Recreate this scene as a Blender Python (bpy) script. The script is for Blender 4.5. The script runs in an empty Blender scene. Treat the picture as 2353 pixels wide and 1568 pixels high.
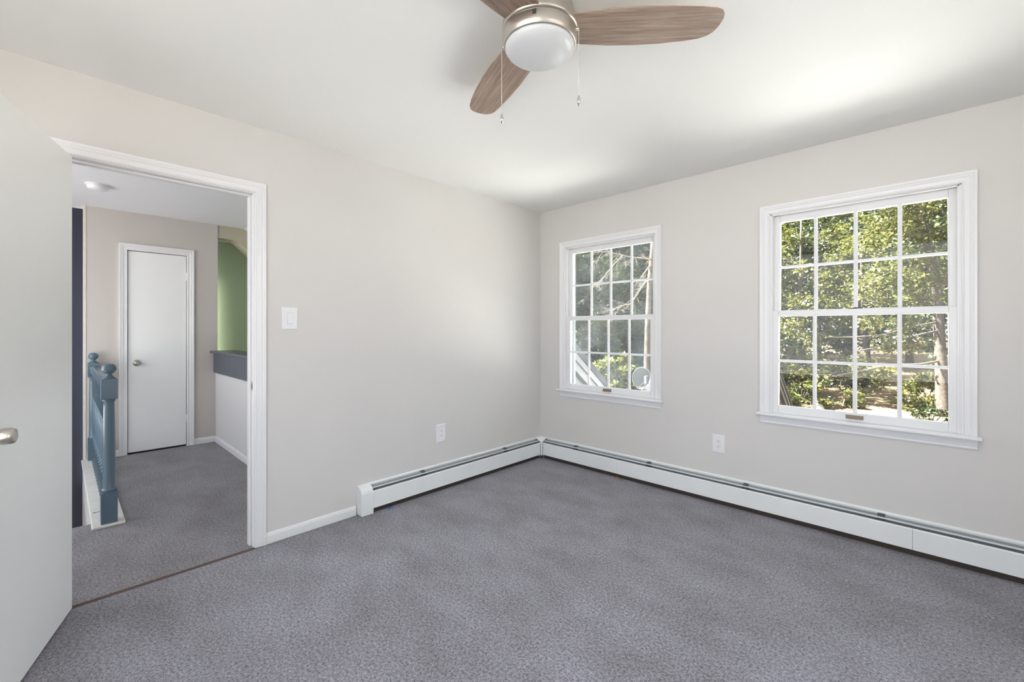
import bpy, bmesh, math, random
import numpy as np
from mathutils import Vector, Matrix

S = bpy.context.scene
C = S.collection
R = math.radians
PI = math.pi

# ------------------------------------------------------------------ camera
CAM = (2.8095, -3.3435, 1.2569)
YAW = 43.83
FPX = 994.25                       # focal length in pixels of the 2353 px frame
HORIZON = 759.93
cam_data = bpy.data.cameras.new('camera')
cam = bpy.data.objects.new('camera', cam_data)
C.objects.link(cam)
cam.location = CAM
cam.rotation_euler = (R(90), 0, R(YAW))
cam_data.sensor_width = 36.0
cam_data.lens = FPX / 2353 * 36.0
cam_data.shift_y = (HORIZON - 784.0) / 2353
cam_data.clip_start = 0.02
cam_data.clip_end = 500
S.camera = cam

# ------------------------------------------------------------------ view
S.view_settings.view_transform = 'Standard'
S.view_settings.look = 'None'
S.view_settings.gamma = 1.0
S.view_settings.use_curve_mapping = False
S.view_settings.exposure = 0.68

# ------------------------------------------------------------------ sky and sun
SKY_STRENGTH = 2.3
SUN_STRENGTH = 50.0
world = bpy.data.worlds.new('sky')
S.world = world
world.use_nodes = True
wt = world.node_tree
wt.nodes.clear()
w_out = wt.nodes.new('ShaderNodeOutputWorld')
w_bg = wt.nodes.new('ShaderNodeBackground')
w_tc = wt.nodes.new('ShaderNodeTexCoord')
w_sep = wt.nodes.new('ShaderNodeSeparateXYZ')
w_rmp = wt.nodes.new('ShaderNodeValToRGB')
wt.links.new(w_tc.outputs['Generated'], w_sep.inputs[0])
wt.links.new(w_sep.outputs['Z'], w_rmp.inputs[0])
e = w_rmp.color_ramp.elements
e[0].position = 0.0;  e[0].color = (0.955, 0.985, 1.045, 1)
e[1].position = 0.75; e[1].color = (0.88, 0.93, 1.02, 1)
wt.links.new(w_rmp.outputs[0], w_bg.inputs[0])
w_bg.inputs[1].default_value = SKY_STRENGTH
wt.links.new(w_bg.outputs[0], w_out.inputs[0])

sun_data = bpy.data.lights.new('sun', 'SUN')
sun_data.energy = SUN_STRENGTH
sun_data.angle = R(0.7)
sun_data.color = (1.0, 0.965, 0.91)
sun = bpy.data.objects.new('sun', sun_data)
C.objects.link(sun)
sun.location = (-8, -6, 14)
SUN_DIR = Vector((0.40, 0.26, -0.88)).normalized()
sun.rotation_euler = SUN_DIR.to_track_quat('-Z', 'Y').to_euler()

# ------------------------------------------------------------------ helpers
def at(u, v, d):
    """world point seen at photo pixel (u, v) at forward distance d from the camera"""
    y = R(YAW)
    f = Vector((-math.sin(y), math.cos(y), 0)); r = Vector((math.cos(y), math.sin(y), 0))
    return Vector(CAM) + f*d + r*((u-1176.5)/FPX*d) + Vector((0, 0, (HORIZON-v)/FPX*d))

def tag(o, label=None, cat=None, group=None, kind=None):
    if label: o['label'] = label
    if cat: o['category'] = cat
    if group: o['group'] = group
    if kind: o['kind'] = kind
    return o

def empty(name, loc, rz=0.0, label=None, cat=None, group=None, kind=None):
    o = bpy.data.objects.new(name, None)
    C.objects.link(o)
    o.location = loc
    o.rotation_euler = (0, 0, rz)
    o.empty_display_size = 0.1
    return tag(o, label, cat, group, kind)

class MB:
    def __init__(self):
        self.v = []; self.f = []; self.smooth = []
    def add(self, vs, fs, smooth=False):
        n = len(self.v)
        self.v += [tuple(p) for p in vs]
        self.f += [[i+n for i in q] for q in fs]
        self.smooth += [smooth]*len(fs)
        return self
    def box(self, x0, x1, y0, y1, z0, z1):
        if x0 > x1: x0, x1 = x1, x0
        if y0 > y1: y0, y1 = y1, y0
        if z0 > z1: z0, z1 = z1, z0
        vs = [(x0,y0,z0),(x1,y0,z0),(x1,y1,z0),(x0,y1,z0),(x0,y0,z1),(x1,y0,z1),(x1,y1,z1),(x0,y1,z1)]
        return self.add(vs, [(0,3,2,1),(4,5,6,7),(0,1,5,4),(1,2,6,5),(2,3,7,6),(3,0,4,7)])
    def prism(self, poly, fn, t0, t1, smooth=False):
        """poly = list of (a, b); fn(a, b, t) -> xyz; extruded from t0 to t1"""
        n = len(poly)
        vs = [fn(a, b, t0) for a, b in poly] + [fn(a, b, t1) for a, b in poly]
        fs = [(i, (i+1) % n, n+(i+1) % n, n+i) for i in range(n)]
        self.add(vs, fs, smooth)
        self.add(vs, [tuple(range(n))[::-1], tuple(range(n, 2*n))])
        return self
    def frame(self, profile, nodes, fn, closed=False):
        """profile (w outwards, d depth); nodes (u, v, ou, ov); fn(u, v, d) -> xyz"""
        m = len(profile); k = len(nodes)
        vs = [fn(u+w*ou, v+w*ov, d) for (u, v, ou, ov) in nodes for (w, d) in profile]
        fs = []
        for j in range(k if closed else k-1):
            a = j*m; b = ((j+1) % k)*m
            for i in range(m):
                i2 = (i+1) % m
                fs.append((a+i, a+i2, b+i2, b+i))
        if not closed:
            fs.append(tuple(range(m))[::-1]); fs.append(tuple(range((k-1)*m, k*m)))
        return self.add(vs, fs)
    def lathe(self, prof, c=(0, 0, 0), n=32, cap=True, axis='z'):
        """prof = list of (r, h)"""
        vs = []
        for r, h in prof:
            for i in range(n):
                a = 2*PI*i/n
                p = (r*math.cos(a), r*math.sin(a), h)
                if axis == 'x': p = (p[2], p[0], p[1])
                if axis == 'y': p = (p[0], p[2], p[1])
                vs.append((c[0]+p[0], c[1]+p[1], c[2]+p[2]))
        fs = []
        for j in range(len(prof)-1):
            for i in range(n):
                i2 = (i+1) % n
                fs.append((j*n+i, j*n+i2, (j+1)*n+i2, (j+1)*n+i))
        self.add(vs, fs, True)
        if cap:
            self.add(vs[:n], [tuple(range(n))[::-1]]); self.add(vs[-n:], [tuple(range(n))])
        return self
    def tube(self, pts, rad, n=8, cap=True):
        pts = [Vector(p) for p in pts]
        if not hasattr(rad, '__len__'): rad = [rad]*len(pts)
        vs = []; prev = None
        for i, p in enumerate(pts):
            d = (pts[min(i+1, len(pts)-1)] - pts[max(i-1, 0)])
            d = d.normalized() if d.length > 1e-9 else Vector((0, 0, 1))
            if prev is None:
                a = d.orthogonal().normalized()
            else:
                a = prev - d*prev.dot(d)
                a = a.normalized() if a.length > 1e-6 else d.orthogonal().normalized()
            prev = a
            b = d.cross(a)
            for k in range(n):
                t = 2*PI*k/n
                vs.append(p + (a*math.cos(t) + b*math.sin(t))*rad[i])
        fs = []
        for j in range(len(pts)-1):
            for k in range(n):
                k2 = (k+1) % n
                fs.append((j*n+k, j*n+k2, (j+1)*n+k2, (j+1)*n+k))
        self.add(vs, fs, True)
        if cap:
            self.add(vs[:n], [tuple(range(n))[::-1]]); self.add(vs[-n:], [tuple(range(n))])
        return self
    def mesh(self, name, mat, off=(0, 0, 0), fix=True):
        me = bpy.data.meshes.new(name)
        me.from_pydata([(p[0]-off[0], p[1]-off[1], p[2]-off[2]) for p in self.v], [], self.f)
        me.polygons.foreach_set('use_smooth', self.smooth)
        if fix:
            bm = bmesh.new(); bm.from_mesh(me)
            bmesh.ops.remove_doubles(bm, verts=bm.verts, dist=1e-6)
            bmesh.ops.recalc_face_normals(bm, faces=bm.faces)
            bm.to_mesh(me); bm.free()
        me.update()
        if mat: me.materials.append(mat)
        return me

def obj(name, mb, mat, parent=None, local=False, bevel=0.0, base=None, seg=2, smooth_angle=None):
    """one mesh object; mb is in world coordinates unless local"""
    off = (0, 0, 0)
    if not local:
        if parent is not None:
            off = Vector((0, 0, 0)); q = parent
            while q is not None:
                off = off + q.location; q = q.parent
        elif base is not None: off = base
    me = mb.mesh(name, mat, off)
    o = bpy.data.objects.new(name, me)
    C.objects.link(o)
    if parent is not None: o.parent = parent
    elif base is not None: o.location = base
    if bevel:
        m = o.modifiers.new('bevel', 'BEVEL')
        m.width = bevel; m.segments = seg; m.limit_method = 'ANGLE'; m.angle_limit = R(40)
    return o

def dup(o, parent=None):
    c = o.copy(); C.objects.link(c)
    if parent is not None: c.parent = parent
    for ch in list(o.children):
        dup(ch, c)
    return c

# ------------------------------------------------------------------ materials
def nodes_of(m):
    m.use_nodes = True
    t = m.node_tree
    return t, t.nodes, t.links, t.nodes['Principled BSDF']

def mat(name, col, rough=0.5, metal=0.0, spec=0.5, bump=0.0, bscale=60.0, var=0.0, vscale=3.0, detail=4.0):
    m = bpy.data.materials.new(name)
    t, N, L, p = nodes_of(m)
    p.inputs['Base Color'].default_value = (*col, 1)
    p.inputs['Roughness'].default_value = rough
    p.inputs['Metallic'].default_value = metal
    p.inputs['Specular IOR Level'].default_value = spec
    if bump or var:
        tc = N.new('ShaderNodeTexCoord')
    if bump:
        no = N.new('ShaderNodeTexNoise'); no.inputs['Scale'].default_value = bscale; no.inputs['Detail'].default_value = detail
        L.new(tc.outputs['Object'], no.inputs['Vector'])
        b = N.new('ShaderNodeBump'); b.inputs['Strength'].default_value = bump; b.inputs['Distance'].default_value = 0.002
        L.new(no.outputs['Fac'], b.inputs['Height']); L.new(b.outputs[0], p.inputs['Normal'])
    if var:
        n2 = N.new('ShaderNodeTexNoise'); n2.inputs['Scale'].default_value = vscale; n2.inputs['Detail'].default_value = 3
        L.new(tc.outputs['Object'], n2.inputs['Vector'])
        r = N.new('ShaderNodeValToRGB')
        r.color_ramp.elements[0].position = 0.3; r.color_ramp.elements[1].position = 0.7
        r.color_ramp.elements[0].color = (*[c*(1-var) for c in col], 1)
        r.color_ramp.elements[1].color = (*[min(1, c*(1+var)) for c in col], 1)
        L.new(n2.outputs['Fac'], r.inputs[0]); L.new(r.outputs[0], p.inputs['Base Color'])
    return m

M = {}
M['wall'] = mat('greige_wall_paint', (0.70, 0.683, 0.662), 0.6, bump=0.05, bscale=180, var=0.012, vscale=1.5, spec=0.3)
M['ceiling'] = mat('white_ceiling_paint', (0.88, 0.88, 0.86), 0.7, bump=0.05, bscale=120, spec=0.2)
M['hall_ceiling'] = mat('white_hall_ceiling_paint', (0.84, 0.85, 0.89), 0.7, spec=0.2)  # blue cast of the hall light put into the white paint
M['trim'] = mat('white_trim_gloss', (0.84, 0.84, 0.85), 0.3, bump=0.015, bscale=40, spec=0.5)
M['door'] = mat('white_door_paint', (0.92, 0.93, 0.92), 0.35, bump=0.03, bscale=25, spec=0.4)
M['heater'] = mat('white_heater_enamel', (0.85, 0.875, 0.87), 0.35, var=0.02, vscale=8)
M['heater_dark'] = mat('dark_fin_metal', (0.10, 0.11, 0.12), 0.5, metal=0.3)
M['heater_grey'] = mat('grey_damper_shade_and_metal', (0.33, 0.36, 0.38), 0.45, metal=0.2)  # damper's shade put into the colour; plain grey for other parts
M['gap_dark'] = mat('dark_gap_filler', (0.05, 0.038, 0.03), 0.8)  # dark heater floor gaps; stands in for shade behind the closet door
M['plastic'] = mat('white_plastic', (0.86, 0.86, 0.88), 0.3)
M['slot'] = mat('dark_slot', (0.05, 0.05, 0.05), 0.6)
M['nickel'] = mat('brushed_nickel', (0.56, 0.52, 0.46), 0.3, metal=0.92, bump=0.04, bscale=200)
M['nickel_dark'] = mat('satin_nickel', (0.40, 0.37, 0.34), 0.3, metal=0.9)
M['chrome'] = mat('chrome_chain', (0.75, 0.74, 0.72), 0.2, metal=0.95)
M['bowl'] = mat('opal_glass', (0.64, 0.66, 0.67), 0.35)
M['navy'] = mat('navy_wall_paint', (0.022, 0.026, 0.05), 0.6, var=0.05, vscale=5)
M['navy_trim'] = mat('slate_navy_paint', (0.085, 0.095, 0.125), 0.4, var=0.08, vscale=8)
M['rail_blue'] = mat('blue_grey_enamel', (0.105, 0.165, 0.215), 0.22, bump=0.05, bscale=50, spec=0.6)
M['green'] = mat('sage_green_wall_paint', (0.30, 0.39, 0.25), 0.6)
M['cream'] = mat('cream_soffit_paint', (0.50, 0.47, 0.36), 0.7, bump=0.2, bscale=30)
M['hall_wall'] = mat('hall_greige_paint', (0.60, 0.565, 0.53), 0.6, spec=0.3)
M['half_wall'] = mat('hall_pale_panel', (0.72, 0.71, 0.71), 0.6, spec=0.3)
M['plank'] = mat('off_white_plank', (0.74, 0.73, 0.68), 0.5, var=0.05, vscale=12)
M['brown_strip'] = mat('bare_brown_wood', (0.10, 0.062, 0.048), 0.6, var=0.2, vscale=15)
M['bronze'] = mat('worn_bronze', (0.30, 0.23, 0.17), 0.45, metal=0.6)
M['dark_metal'] = mat('dark_lock_metal', (0.07, 0.065, 0.06), 0.4, metal=0.5)
M['blue_scrap'] = mat('bright_blue_plastic', (0.02, 0.18, 0.62), 0.4)
M['orange_scrap'] = mat('orange_brown_scrap', (0.35, 0.16, 0.03), 0.6)

def carpet(name, base, scale=230.0):
    m = bpy.data.materials.new(name)
    t, N, L, p = nodes_of(m)
    p.inputs['Roughness'].default_value = 0.95
    p.inputs['Specular IOR Level'].default_value = 0.05
    p.inputs['Sheen Weight'].default_value = 0.15
    tc = N.new('ShaderNodeTexCoord')
    n1 = N.new('ShaderNodeTexNoise'); n1.inputs['Scale'].default_value = scale; n1.inputs['Detail'].default_value = 3; n1.inputs['Roughness'].default_value = 0.7
    L.new(tc.outputs['Object'], n1.inputs['Vector'])
    n1b = N.new('ShaderNodeTexNoise'); n1b.inputs['Scale'].default_value = scale*0.40; n1b.inputs['Detail'].default_value = 2
    L.new(tc.outputs['Object'], n1b.inputs['Vector'])
    av = N.new('ShaderNodeMix'); av.data_type = 'FLOAT'; av.inputs[0].default_value = 0.38
    L.new(n1.outputs['Fac'], av.inputs[2]); L.new(n1b.outputs['Fac'], av.inputs[3])
    r1 = N.new('ShaderNodeValToRGB')
    r1.color_ramp.elements[0].position = 0.36; r1.color_ramp.elements[1].position = 0.65
    r1.color_ramp.elements[0].color = (*[c*0.28 for c in base], 1)
    r1.color_ramp.elements[1].color = (*[c*1.95 for c in base], 1)
    L.new(av.outputs[0], r1.inputs[0])
    # brushed pile: soft patches that lean one way or the other
    mp = N.new('ShaderNodeMapping'); mp.inputs['Rotation'].default_value = (0, 0, R(35)); mp.inputs['Scale'].default_value = (1.0, 1.5, 1)
    L.new(tc.outputs['Object'], mp.inputs['Vector'])
    n2 = N.new('ShaderNodeTexNoise'); n2.inputs['Scale'].default_value = 2.6; n2.inputs['Detail'].default_value = 5; n2.inputs['Roughness'].default_value = 0.62
    L.new(mp.outputs[0], n2.inputs['Vector'])
    r2 = N.new('ShaderNodeValToRGB')
    r2.color_ramp.elements[0].position = 0.30; r2.color_ramp.elements[1].position = 0.62
    r2.color_ramp.elements[0].color = (0.76, 0.75, 0.74, 1); r2.color_ramp.elements[1].color = (1.04, 1.04, 1.06, 1)
    L.new(n2.outputs['Fac'], r2.inputs[0])
    mx = N.new('ShaderNodeMix'); mx.data_type = 'RGBA'; mx.blend_type = 'MULTIPLY'; mx.inputs[0].default_value = 1.0
    L.new(r1.outputs[0], mx.inputs[6]); L.new(r2.outputs[0], mx.inputs[7])
    L.new(mx.outputs[2], p.inputs['Base Color'])
    b = N.new('ShaderNodeBump'); b.inputs['Strength'].default_value = 0.5; b.inputs['Distance'].default_value = 0.005
    L.new(av.outputs[0], b.inputs['Height']); L.new(b.outputs[0], p.inputs['Normal'])
    return m
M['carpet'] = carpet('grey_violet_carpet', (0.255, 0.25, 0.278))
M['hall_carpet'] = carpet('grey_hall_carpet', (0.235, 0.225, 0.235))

def wood_blade():
    m = bpy.data.materials.new('greyed_oak_blade')
    t, N, L, p = nodes_of(m)
    p.inputs['Roughness'].default_value = 0.5
    tc = N.new('ShaderNodeTexCoord'); mp = N.new('ShaderNodeMapping')
    mp.inputs['Scale'].default_value = (2.2, 34, 10)
    L.new(tc.outputs['Object'], mp.inputs['Vector'])
    n = N.new('ShaderNodeTexNoise'); n.inputs['Scale'].default_value = 1.6; n.inputs['Detail'].default_value = 9; n.inputs['Roughness'].default_value = 0.68; n.inputs['Distortion'].default_value = 0.5
    L.new(mp.outputs[0], n.inputs['Vector'])
    r = N.new('ShaderNodeValToRGB')
    r.color_ramp.elements[0].position = 0.32; r.color_ramp.elements[0].color = (0.185, 0.118, 0.088, 1)
    r.color_ramp.elements[1].position = 0.68; r.color_ramp.elements[1].color = (0.43, 0.335, 0.27, 1)
    k = r.color_ramp.elements.new(0.5); k.color = (0.31, 0.225, 0.175, 1)
    L.new(n.outputs['Fac'], r.inputs[0]); L.new(r.outputs[0], p.inputs['Base Color'])
    return m
M['blade'] = wood_blade()

def glass(name, veil, tint):
    m = bpy.data.materials.new(name)
    m.use_nodes = True
    t = m.node_tree; N = t.nodes; L = t.links
    N.clear()
    out = N.new('ShaderNodeOutputMaterial')
    tr = N.new('ShaderNodeBsdfTransparent'); tr.inputs[0].default_value = (0.97, 0.985, 0.98, 1)
    gl = N.new('ShaderNodeBsdfGlossy'); gl.inputs['Roughness'].default_value = 0.02
    fr = N.new('ShaderNodeFresnel'); fr.inputs[0].default_value = 1.35
    mul = N.new('ShaderNodeMath'); mul.operation = 'MULTIPLY'; mul.inputs[1].default_value = 0.8
    L.new(fr.outputs[0], mul.inputs[0])
    m1 = N.new('ShaderNodeMixShader'); L.new(mul.outputs[0], m1.inputs[0]); L.new(tr.outputs[0], m1.inputs[1]); L.new(gl.outputs[0], m1.inputs[2])
    tl = N.new('ShaderNodeBsdfTranslucent'); tl.inputs[0].default_value = (*tint, 1)  # translucent veil: pane dust plus veiling glare put into the tint
    tc = N.new('ShaderNodeTexCoord'); no = N.new('ShaderNodeTexNoise'); no.inputs['Scale'].default_value = 4; no.inputs['Detail'].default_value = 4
    L.new(tc.outputs['Object'], no.inputs['Vector'])
    mr = N.new('ShaderNodeMapRange'); mr.inputs[1].default_value = 0.35; mr.inputs[2].default_value = 0.7
    mr.inputs[3].default_value = veil*0.35; mr.inputs[4].default_value = veil
    L.new(no.outputs['Fac'], mr.inputs[0])
    m2 = N.new('ShaderNodeMixShader'); L.new(mr.outputs[0], m2.inputs[0]); L.new(m1.outputs[0], m2.inputs[1]); L.new(tl.outputs[0], m2.inputs[2])
    L.new(m2.outputs[0], out.inputs[0])
    return m
M['glass_veiled'] = glass('veiled_window_glass', 0.055, (0.75, 0.85, 0.9))
M['glass'] = glass('window_glass', 0.008, (0.8, 0.88, 0.9))

def leaf(name, cols, trans=0.35):
    m = bpy.data.materials.new(name)
    m.use_nodes = True
    t = m.node_tree; N = t.nodes; L = t.links
    N.clear()
    out = N.new('ShaderNodeOutputMaterial')
    ge = N.new('ShaderNodeNewGeometry')
    r = N.new('ShaderNodeValToRGB')
    el = r.color_ramp.elements
    el[0].position = 0.0; el[0].color = (*cols[0], 1)
    el[1].position = 1.0; el[1].color = (*cols[-1], 1)
    for i, c in enumerate(cols[1:-1]):
        k = el.new((i+1)/(len(cols)-1)); k.color = (*c, 1)
    L.new(ge.outputs['Random Per Island'], r.inputs[0])
    d = N.new('ShaderNodeBsdfPrincipled'); d.inputs['Roughness'].default_value = 0.45; d.inputs['Specular IOR Level'].default_value = 0.5
    L.new(r.outputs[0], d.inputs['Base Color'])
    tl = N.new('ShaderNodeBsdfTranslucent')
    L.new(r.outputs[0], tl.inputs[0])
    mx = N.new('ShaderNodeMixShader'); mx.inputs[0].default_value = trans
    L.new(d.outputs[0], mx.inputs[1]); L.new(tl.outputs[0], mx.inputs[2])
    L.new(mx.outputs[0], out.inputs[0])
    return m
M['leaf_mid'] = leaf('mid_green_leaf', [(0.0145, 0.0283, 0.0064), (0.0261, 0.0425, 0.0077), (0.0435, 0.0559, 0.0128), (0.0631, 0.0672, 0.0205)])
M['leaf_bright'] = leaf('yellow_green_leaf', [(0.0491, 0.0654, 0.0100), (0.0821, 0.0947, 0.0166), (0.1197, 0.1205, 0.0266), (0.1489, 0.1380, 0.0432)])
M['leaf_dark'] = leaf('dark_green_leaf', [(0.0088, 0.0170, 0.0064), (0.0145, 0.0262, 0.0077), (0.0232, 0.0368, 0.0114), (0.0377, 0.0445, 0.0153)])
M['bark'] = mat('pale_rough_bark', (0.0754, 0.0609, 0.0493), 0.9, bump=1.0, bscale=14, var=0.4, vscale=9)
M['bark_pale'] = mat('pale_bare_wood', (0.1160, 0.0957, 0.0783), 0.8, var=0.2, vscale=8)

def ground_mat():
    m = bpy.data.materials.new('dry_lawn_and_fallen_leaves')
    t, N, L, p = nodes_of(m)
    p.inputs['Roughness'].default_value = 0.95
    tc = N.new('ShaderNodeTexCoord')
    n = N.new('ShaderNodeTexNoise'); n.inputs['Scale'].default_value = 0.7; n.inputs['Detail'].default_value = 8; n.inputs['Roughness'].default_value = 0.65
    L.new(tc.outputs['Object'], n.inputs['Vector'])
    r = N.new('ShaderNodeValToRGB')
    el = r.color_ramp.elements
    el[0].position = 0.32; el[0].color = (0.0585, 0.0529, 0.0158, 1)
    el[1].position = 0.72; el[1].color = (0.1404, 0.0720, 0.0440, 1)
    k = el.new(0.46); k.color = (0.1346, 0.0961, 0.0396, 1)
    k = el.new(0.58); k.color = (0.1580, 0.1008, 0.0600, 1)
    L.new(n.outputs['Fac'], r.inputs[0]); L.new(r.outputs[0], p.inputs['Base Color'])
    return m
M['ground'] = ground_mat()
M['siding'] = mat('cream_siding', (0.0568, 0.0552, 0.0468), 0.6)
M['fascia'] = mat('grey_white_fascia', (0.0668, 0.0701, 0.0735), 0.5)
M['shingle'] = mat('dark_slate_shingle', (0.0083, 0.0102, 0.0126), 0.9, bump=0.6, bscale=30, var=0.25, vscale=14)
M['bounce_roof'] = mat('pale_bounce_roof', (0.90, 0.895, 0.875), 0.6)  # bright unseen slab added to bounce sunlight up to the ceiling
M['rear_ground'] = mat('dark_rear_ground', (0.04, 0.042, 0.045), 0.9)  # dark ground added behind the house to cut upward bounce
M['bounce_ground'] = mat('pale_bounce_ground', (0.17, 0.17, 0.165), 0.95)  # pale ground added far behind to throw sunlight on the window wall
M['storm'] = mat('grey_storm_frame_metal', (0.16, 0.17, 0.18), 0.4)
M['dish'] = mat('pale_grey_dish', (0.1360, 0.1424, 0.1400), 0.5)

H = 2.44            # room ceiling
HH = 2.46           # hall ceiling
XR = 3.72           # right wall
YB = -4.25          # rear wall
XF = -3.02          # far hall wall
def struct(name, mb, m, label, cat, base=None, bevel=0.0, parent=None):
    o = obj(name, mb, m, parent, base=base, bevel=bevel)
    return tag(o, label, cat, None, 'structure')

def wall_boxes(axis, d0, d1, u0, u1, z0, z1, holes):
    """solid wall between planes d0, d1 with rectangular holes (u0,u1,z0,z1)"""
    us = sorted({u0, u1, *[h[0] for h in holes], *[h[1] for h in holes]})
    zs = sorted({z0, z1, *[h[2] for h in holes], *[h[3] for h in holes]})
    def solid(i, j):
        if i < 0 or j < 0 or i >= len(us)-1 or j >= len(zs)-1: return False
        cu = (us[i]+us[i+1])/2; cz = (zs[j]+zs[j+1])/2
        return not any(h[0] < cu < h[1] and h[2] < cz < h[3] for h in holes)
    P = (lambda u, z, d: (d, u, z)) if axis == 'x' else (lambda u, z, d: (u, d, z))
    mb = MB()
    for i in range(len(us)-1):
        for j in range(len(zs)-1):
            if not solid(i, j): continue
            a, b, c, e_ = us[i], us[i+1], zs[j], zs[j+1]
            for d in (d0, d1):
                mb.add([P(a, c, d), P(b, c, d), P(b, e_, d), P(a, e_, d)], [(0, 1, 2, 3)])
            if not solid(i-1, j): mb.add([P(a, c, d0), P(a, c, d1), P(a, e_, d1), P(a, e_, d0)], [(0, 1, 2, 3)])
            if not solid(i+1, j): mb.add([P(b, c, d0), P(b, c, d1), P(b, e_, d1), P(b, e_, d0)], [(0, 1, 2, 3)])
            if not solid(i, j-1): mb.add([P(a, c, d0), P(b, c, d0), P(b, c, d1), P(a, c, d1)], [(0, 1, 2, 3)])
            if not solid(i, j+1): mb.add([P(a, e_, d0), P(b, e_, d0), P(b, e_, d1), P(a, e_, d1)], [(0, 1, 2, 3)])
    return mb

# ------------------------------------------------------------------ room shell
WX = (0.7605, 2.4885)             # window centres on the back wall
DJ0, DJ1 = -3.337, -2.575         # doorway jambs
struct('floor', MB().box(0.026, XR, YB, 0.0, -0.20, 0.0), M['carpet'], 'grey violet cut pile carpet covering the bedroom floor', 'floor')
struct('ceiling', MB().box(-0.115, XR+0.15, YB-0.15, 0.16, H, H+0.25), M['ceiling'], 'smooth white bedroom ceiling above the fan', 'ceiling')
struct('wall_left', wall_boxes('x', -0.115, 0.0, YB-0.15, 0.16, -0.2, H, [(DJ0-0.02, DJ1+0.02, -0.01, 2.073)]), M['wall'], 'pale greige wall with the open doorway and the light switch', 'wall')
struct('wall_back', wall_boxes('y', 0.0, 0.16, 0.0, XR+0.15, -0.2, H, [(c-0.465, c+0.465, 0.655, 2.057) for c in WX]), M['wall'], 'pale greige wall with the two double hung windows', 'wall')
RW_FILL = (-3.1, -1.6, 0.7, 2.25)   # opening added to the right wall, out of view, for more sky light
struct('wall_right', wall_boxes('x', XR, XR+0.15, YB-0.15, 0.16, -0.2, H, [RW_FILL]), M['wall'], 'greige side wall beyond the right edge of view', 'wall')
struct('wall_rear', wall_boxes('y', YB-0.15, YB, 0.0, XR, -0.2, H, [(0.9, 3.6, 0.6, 2.41)]), M['wall'], 'greige wall behind the camera', 'wall')  # opening added out of view to fill the room with sky light

# ------------------------------------------------------------------ hall shell
YN = -2.13                        # half wall plane
YH = -4.55                        # left end of the hall and the stairwell
XS = -1.11                        # stair edge of the hall carpet
YS = -3.20                        # stairwell edge under the railing
fl = MB()
fl.box(XS, -0.006, YH, YN, -0.25, 0.0); fl.box(XF, XS, YS, YN, -0.25, 0.0)
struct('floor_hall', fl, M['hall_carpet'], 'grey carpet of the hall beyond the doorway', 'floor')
struct('ceiling_hall', MB().box(-3.45, -0.115, YH-0.1, YN+0.0, HH, HH+0.2), M['hall_ceiling'], 'white hall ceiling with the smoke detector', 'ceiling')
CD0, CD1, CDT = -2.877, -2.400, 2.066
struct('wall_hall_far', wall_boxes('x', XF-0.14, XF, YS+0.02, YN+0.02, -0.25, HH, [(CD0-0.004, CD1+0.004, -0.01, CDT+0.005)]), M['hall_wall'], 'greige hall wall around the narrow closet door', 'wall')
struct('wall_closet_filler', MB().box(XF-0.135, XF-0.055, CD0-0.003, CD1+0.003, -0.009, CDT+0.004), M['gap_dark'], 'dark filler panel added behind the closet door in place of shade', 'wall')  # added panel blocks the light leak and keeps the door gap dark
struct('wall_stairwell', MB().box(-3.30, -3.22, YH-0.1, YS+0.03, -2.9, HH), M['navy'], 'deep navy wall of the stairwell beside the open door', 'wall')
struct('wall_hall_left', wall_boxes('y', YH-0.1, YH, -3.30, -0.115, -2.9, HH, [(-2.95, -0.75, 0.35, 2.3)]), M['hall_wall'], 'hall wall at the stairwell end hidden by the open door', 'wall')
sw = MB(); sw.box(XS, XS+0.12, YH, YS, -2.9, -0.25); sw.box(-3.30, XS+0.12, YS+0.001, YS+0.12, -2.9, -0.25); sw.box(-3.30, XS+0.12, YH-0.1, YS+0.1, -3.0, -2.9)
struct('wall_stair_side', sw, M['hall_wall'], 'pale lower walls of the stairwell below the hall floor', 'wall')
# half wall with the navy cap and the recess behind it
struct('wall_hall_half', MB().box(XF, -0.115, YN, YN+0.11, 0.0, 1.005), M['half_wall'], 'pale half wall below the navy ledge in the hall', 'wall')
XG = -3.26
struct('wall_recess', MB().box(XG-0.1, XG, YN-0.05, -0.4, -0.25, HH+0.1), M['green'], 'sage green wall in the recess above the navy ledge', 'wall')
cr = MB()
cr.prism([(YN, 2.315), (YN+0.19, 2.315), (YN+0.23, 2.295), (-0.4, 0.95), (-0.4, 2.9), (YN, 2.9)], lambda a, b, t: (t, a, b), XG, -3.03)
struct('ceiling_recess', cr, M['cream'], 'cream sloped soffit over the green hall recess', 'ceiling')
sl = MB()
sl.prism([(YN, HH), (YN+0.28, HH), (YN+0.34, HH-0.03), (-0.4, 1.15), (-0.4, 1.35), (YN+0.34, HH+0.2), (YN, HH+0.2)], lambda a, b, t: (t, a, b), -3.03, -0.115)
struct('ceiling_slope', sl, M['hall_ceiling'], 'white sloped ceiling beyond the hall half wall', 'ceiling')
struct('wall_recess_end', MB().box(XG-0.1, -0.115, -0.42, -0.3, -0.25, 1.4), M['green'], 'low green end wall under the hall roof slope', 'wall')
struct('floor_recess', MB().box(XG, -0.115, YN+0.11, -0.42, 0.85, 0.90), M['hall_wall'], 'shelf floor behind the hall half wall', 'floor')
struct('roof', MB().box(-3.6, XR+0.3, YH-0.45, 0.2, 2.9, 3.0), M['shingle'], 'house roof above the rooms', 'roof')  # rear edge extended to shade the added rear opening

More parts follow.
